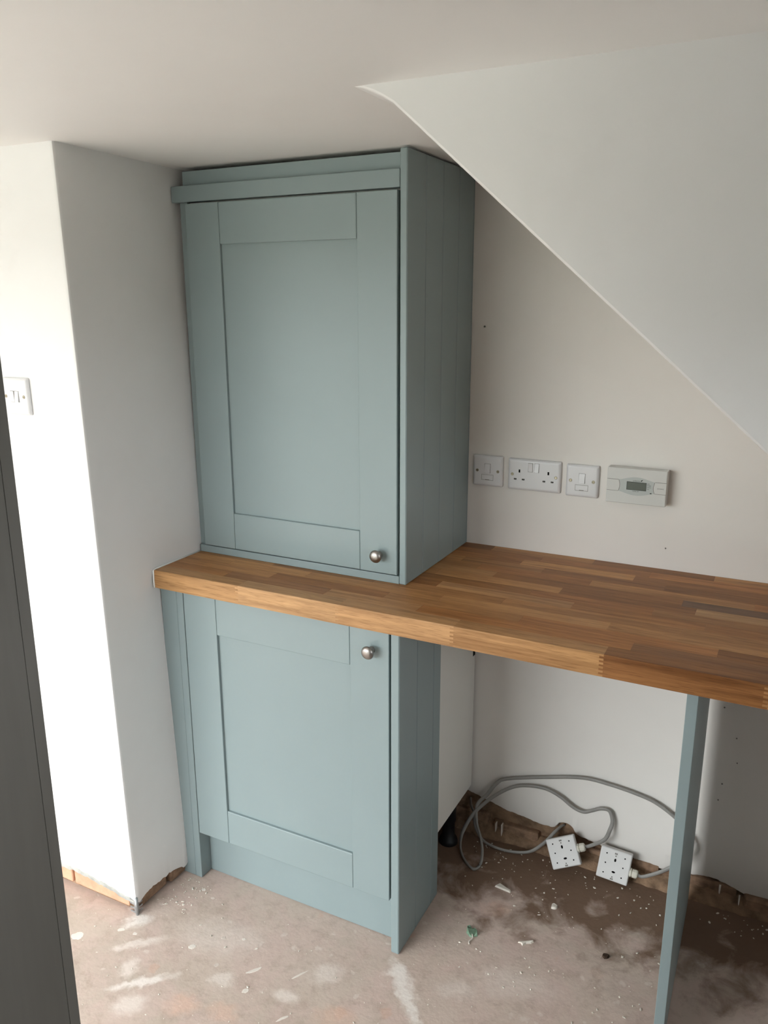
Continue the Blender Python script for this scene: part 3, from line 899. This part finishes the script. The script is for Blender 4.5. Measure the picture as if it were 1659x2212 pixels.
tag(finish('cable', bm, 'cable', None, True), 'long grey cable looping along the wall between the two white boxes', 'cable')
C2 = [(0.957, 0.012, 0.093), (0.951, 0.0, 0.093), (0.938, -0.024, 0.084), (0.917, -0.045, 0.058), (0.878, -0.055, 0.020), (0.829, -0.062, 0.006), (0.775, -0.067, 0.006), (0.731, -0.062, 0.014),
      (0.703, -0.050, 0.042), (0.693, -0.038, 0.078), (0.675, -0.018, 0.090), (0.664, 0.004, 0.100)]
bm = bmesh.new()
tube(bm, catmull(C2, 8), 0.0054, 0.0036, Vector((0.0, 1, 0.3)), 10)
tag(finish('cable', bm, 'cable', None, True), 'short grey cable sagging from the hole in the plaster to the wall corner', 'cable')

# ================================================================== DOOR close to the camera
du = Vector((-0.30, -0.954, 0)).normalized()
dn = Vector((du.y, -du.x, 0))                                # side away from the camera
if dn.dot(Vector((0.824, -1.62, 0)) - cam.location) < 0:
    dn = -dn
E0 = Vector((0.824, -1.62, 0))
def leaf(name, a, b, d0, d1, z0, z1, parent=None, bev=0.002):
    bm = bmesh.new()
    add_box(bm, a, b, d0, d1, z0, z1, bev, 2)
    mt = Matrix((du.to_4d(), dn.to_4d(), (0, 0, 1, 0), (0, 0, 0, 1))).transposed()
    mt = Matrix(((du.x, dn.x, 0, 0), (du.y, dn.y, 0, 0), (0, 0, 1, 0), (0, 0, 0, 1)))
    bmesh.ops.transform(bm, matrix=mt, verts=bm.verts)
    return finish(name, bm, 'door', parent)
dr = struct(empty('door_1', E0), 'dark grey-brown door standing open close to the camera')
leaf('lipping', 0.0, 0.0105, -0.0006, 0.0405, 0.008, 1.90, dr, 0.0003)
leaf('stile', 0.0105, 0.10, 0.0, 0.040, 0.008, 1.90, dr, 0.0004)
leaf('door_panel', 0.1005, 0.66, 0.004, 0.036, 0.008, 1.90, dr)
leaf('stile', 0.6605, 0.76, 0.0, 0.040, 0.008, 1.90, dr)

# ================================================================== FLOOR MARKS AND LITTER
def blob(name, cx, cy, r0, mat, parent, seed, elong=1.0, ang=0.0, h=0.0003, n=30, rag=0.75):
    bm = bmesh.new()
    pts = []
    for k in range(n):
        a = 2 * math.pi * k / n
        rr = r0 * (1 + rag * noise.noise(Vector((math.cos(a) * 1.4, math.sin(a) * 1.4, seed))) + rag * 0.6 * noise.noise(Vector((math.cos(a) * 4, math.sin(a) * 4, seed + 9))))
        x_, y_ = rr * elong * math.cos(a), rr * math.sin(a)
        pts.append((cx + x_ * math.cos(ang) - y_ * math.sin(ang), cy + x_ * math.sin(ang) + y_ * math.cos(ang)))
    lo__ = [bm.verts.new((x_, y_, 0)) for x_, y_ in pts]
    hi__ = [bm.verts.new((cx + (x_ - cx) * 0.93, cy + (y_ - cy) * 0.93, h)) for x_, y_ in pts]
    bm.faces.new(hi__)
    for k in range(n):
        bm.faces.new((lo__[k], lo__[(k + 1) % n], hi__[(k + 1) % n], hi__[k]))
    return finish(name, bm, mat, parent)
marks = [(-0.084, -0.887, 0.012, 1.4, 0.3, 'splash'), (0.001, -0.819, 0.0065, 1.5, 0.5, 'splash'), (0.044, -0.813, 0.0050, 1.2, 0.2, 'splash'),
         (0.393, -0.772, 0.0050, 4.0, 0.95, 'splash'), (0.411, -0.831, 0.0055, 1.5, 0.9, 'splash'), (0.534, -0.856, 0.0030, 5.5, 0.98, 'splash'), (0.500, -0.735, 0.0024, 10.0, 1.05, 'splash'),
         (0.099, -0.6025, 0.0050, 1.2, 0.2, 'splash'), (0.143, -0.617, 0.0045, 1.2, 0.2, 'splash3'), (0.207, -0.781, 0.0075, 1.2, 0.5, 'splash'),
         (0.26, -0.72, 0.0050, 1.2, 0.3, 'splash3'), (0.30, -0.80, 0.0055, 1.1, 0.3, 'splash3'), (0.31, -0.70, 0.0040, 1.3, 0.3, 'splash')]
for k, (mx, my, r_, el, an, mt_) in enumerate(marks):
    blob('paint_mark', mx, my, r_, mt_, fl, k * 3.7, el, an, 0.0003 + 0.00002 * k, 22, 0.35)

def shard(name, pts, z0, hgt, mat, label, cat, group=None, wob=0.0):
    """a thin irregular piece lying on the floor; pts in x,y"""
    c = Vector((sum(p[0] for p in pts) / len(pts), sum(p[1] for p in pts) / len(pts), 0))
    bm = bmesh.new()
    lo__ = [bm.verts.new((p[0] - c.x, p[1] - c.y, z0)) for p in pts]
    hi__ = [bm.verts.new(((p[0] - c.x) * 0.9, (p[1] - c.y) * 0.9, z0 + hgt + wob * noise.noise(Vector((p[0] * 90, p[1] * 90, 1))))) for p in pts]
    bm.faces.new(hi__); bm.faces.new(list(reversed(lo__)))
    n_ = len(pts)
    for i in range(n_):
        bm.faces.new((lo__[i], lo__[(i + 1) % n_], hi__[(i + 1) % n_], hi__[i]))
    o = finish(name, bm, mat)
    o.location = c
    return tag(o, label, cat, group)
shard('offcut', [(0.826, -0.222), (0.835, -0.207), (0.874, -0.222), (0.873, -0.227)], 0.0, 0.006, 'chip', 'white wedge-shaped offcut on the floor below the loose boxes', 'debris')
def ring_pts(cx, cy, r0, seed, n=11, el=1.0, an=0.0):
    out = []
    for k in range(n):
        a = 2 * math.pi * k / n
        rr = r0 * (1 + 0.45 * noise.noise(Vector((math.cos(a) * 2, math.sin(a) * 2, seed))))
        x_, y_ = rr * el * math.cos(a), rr * math.sin(a)
        out.append((cx + x_ * math.cos(an) - y_ * math.sin(an), cy + x_ * math.sin(an) + y_ * math.cos(an)))
    return out
gs = shard('leaf_scrap', ring_pts(0.829, -0.412, 0.014, 2.2, 13, 1.2, 2.2), 0.0, 0.006, 'leaf', 'crumpled pale green scrap with a short stalk on the floor', 'debris', wob=0.012)
bm = bmesh.new()
tube(bm, catmull([(0.004, -0.008, 0.004), (0.010, -0.020, 0.003), (0.006, -0.034, 0.003), (0.009, -0.042, 0.002)], 4), 0.0018, 0.0015, Vector((0, 0, 1)), 6)
finish('stalk', bm, 'chip', gs, True)
shard('paper_scrap', [(0.948, -0.391), (0.955, -0.384), (0.966, -0.379), (0.976, -0.372), (0.985, -0.372), (0.980, -0.379), (0.968, -0.386), (0.962, -0.396), (0.956, -0.390)], 0.0, 0.004, 'chip', 'torn white strip of paper on the floor', 'debris', wob=0.006)
shard('plaster_lump', ring_pts(0.998, -0.226, 0.0085, 5.1), 0.0, 0.007, 'chip', 'round white plaster lump in the middle of the floor recess', 'debris', wob=0.004)
shard('stone', ring_pts(1.160, -0.336, 0.007, 8.3, 9, 1.3, 0.5), 0.0, 0.006, 'stone', 'small dark brown stone on the floor beside the upright panel', 'debris', wob=0.003)
random.seed(77)
crumbs = bmesh.new()
spots = []
for k in range(420):
    q = random.random()
    if q < 0.30:
        x_, y_ = random.uniform(0.72, 1.30), random.uniform(-0.58, -0.05)
    elif q < 0.50:
        x_, y_ = random.uniform(0.70, 1.60), -0.045 - abs(random.gauss(0, 0.05))
    elif q < 0.65:
        x_, y_ = random.uniform(0.02, 0.12) , random.uniform(-0.70, -0.58)
    else:
        x_, y_ = random.uniform(-0.15, 1.2), random.uniform(-1.1, -0.60)
    if 1.29 < x_ < 1.35 or (x_ < 0.005 and y_ > -0.775) or (0 < x_ < 0.70 and y_ > -0.575):
        continue
    r_ = random.choice((0.0012, 0.0014, 0.0018, 0.0022, 0.003))
    vs = bmesh.ops.create_icosphere(crumbs, subdivisions=1, radius=r_, matrix=Matrix.Translation((x_, y_, r_ * 0.35)) @ Matrix.Rotation(random.uniform(0, 6), 4, 'Z') @ Matrix.Diagonal((random.uniform(0.8, 1.8), random.uniform(0.6, 1.0), 0.5, 1)))['verts']
    for v in vs:
        v.co += Vector((random.uniform(-1, 1), random.uniform(-1, 1), random.uniform(-0.3, 0.3))) * r_ * 0.3
        v.co.z = max(v.co.z, 0.0001)
cr = finish('plaster_crumbs', crumbs, 'chip')
tag(cr, 'scattered white plaster crumbs all over the bare floor', 'debris')
cr['kind'] = 'stuff'
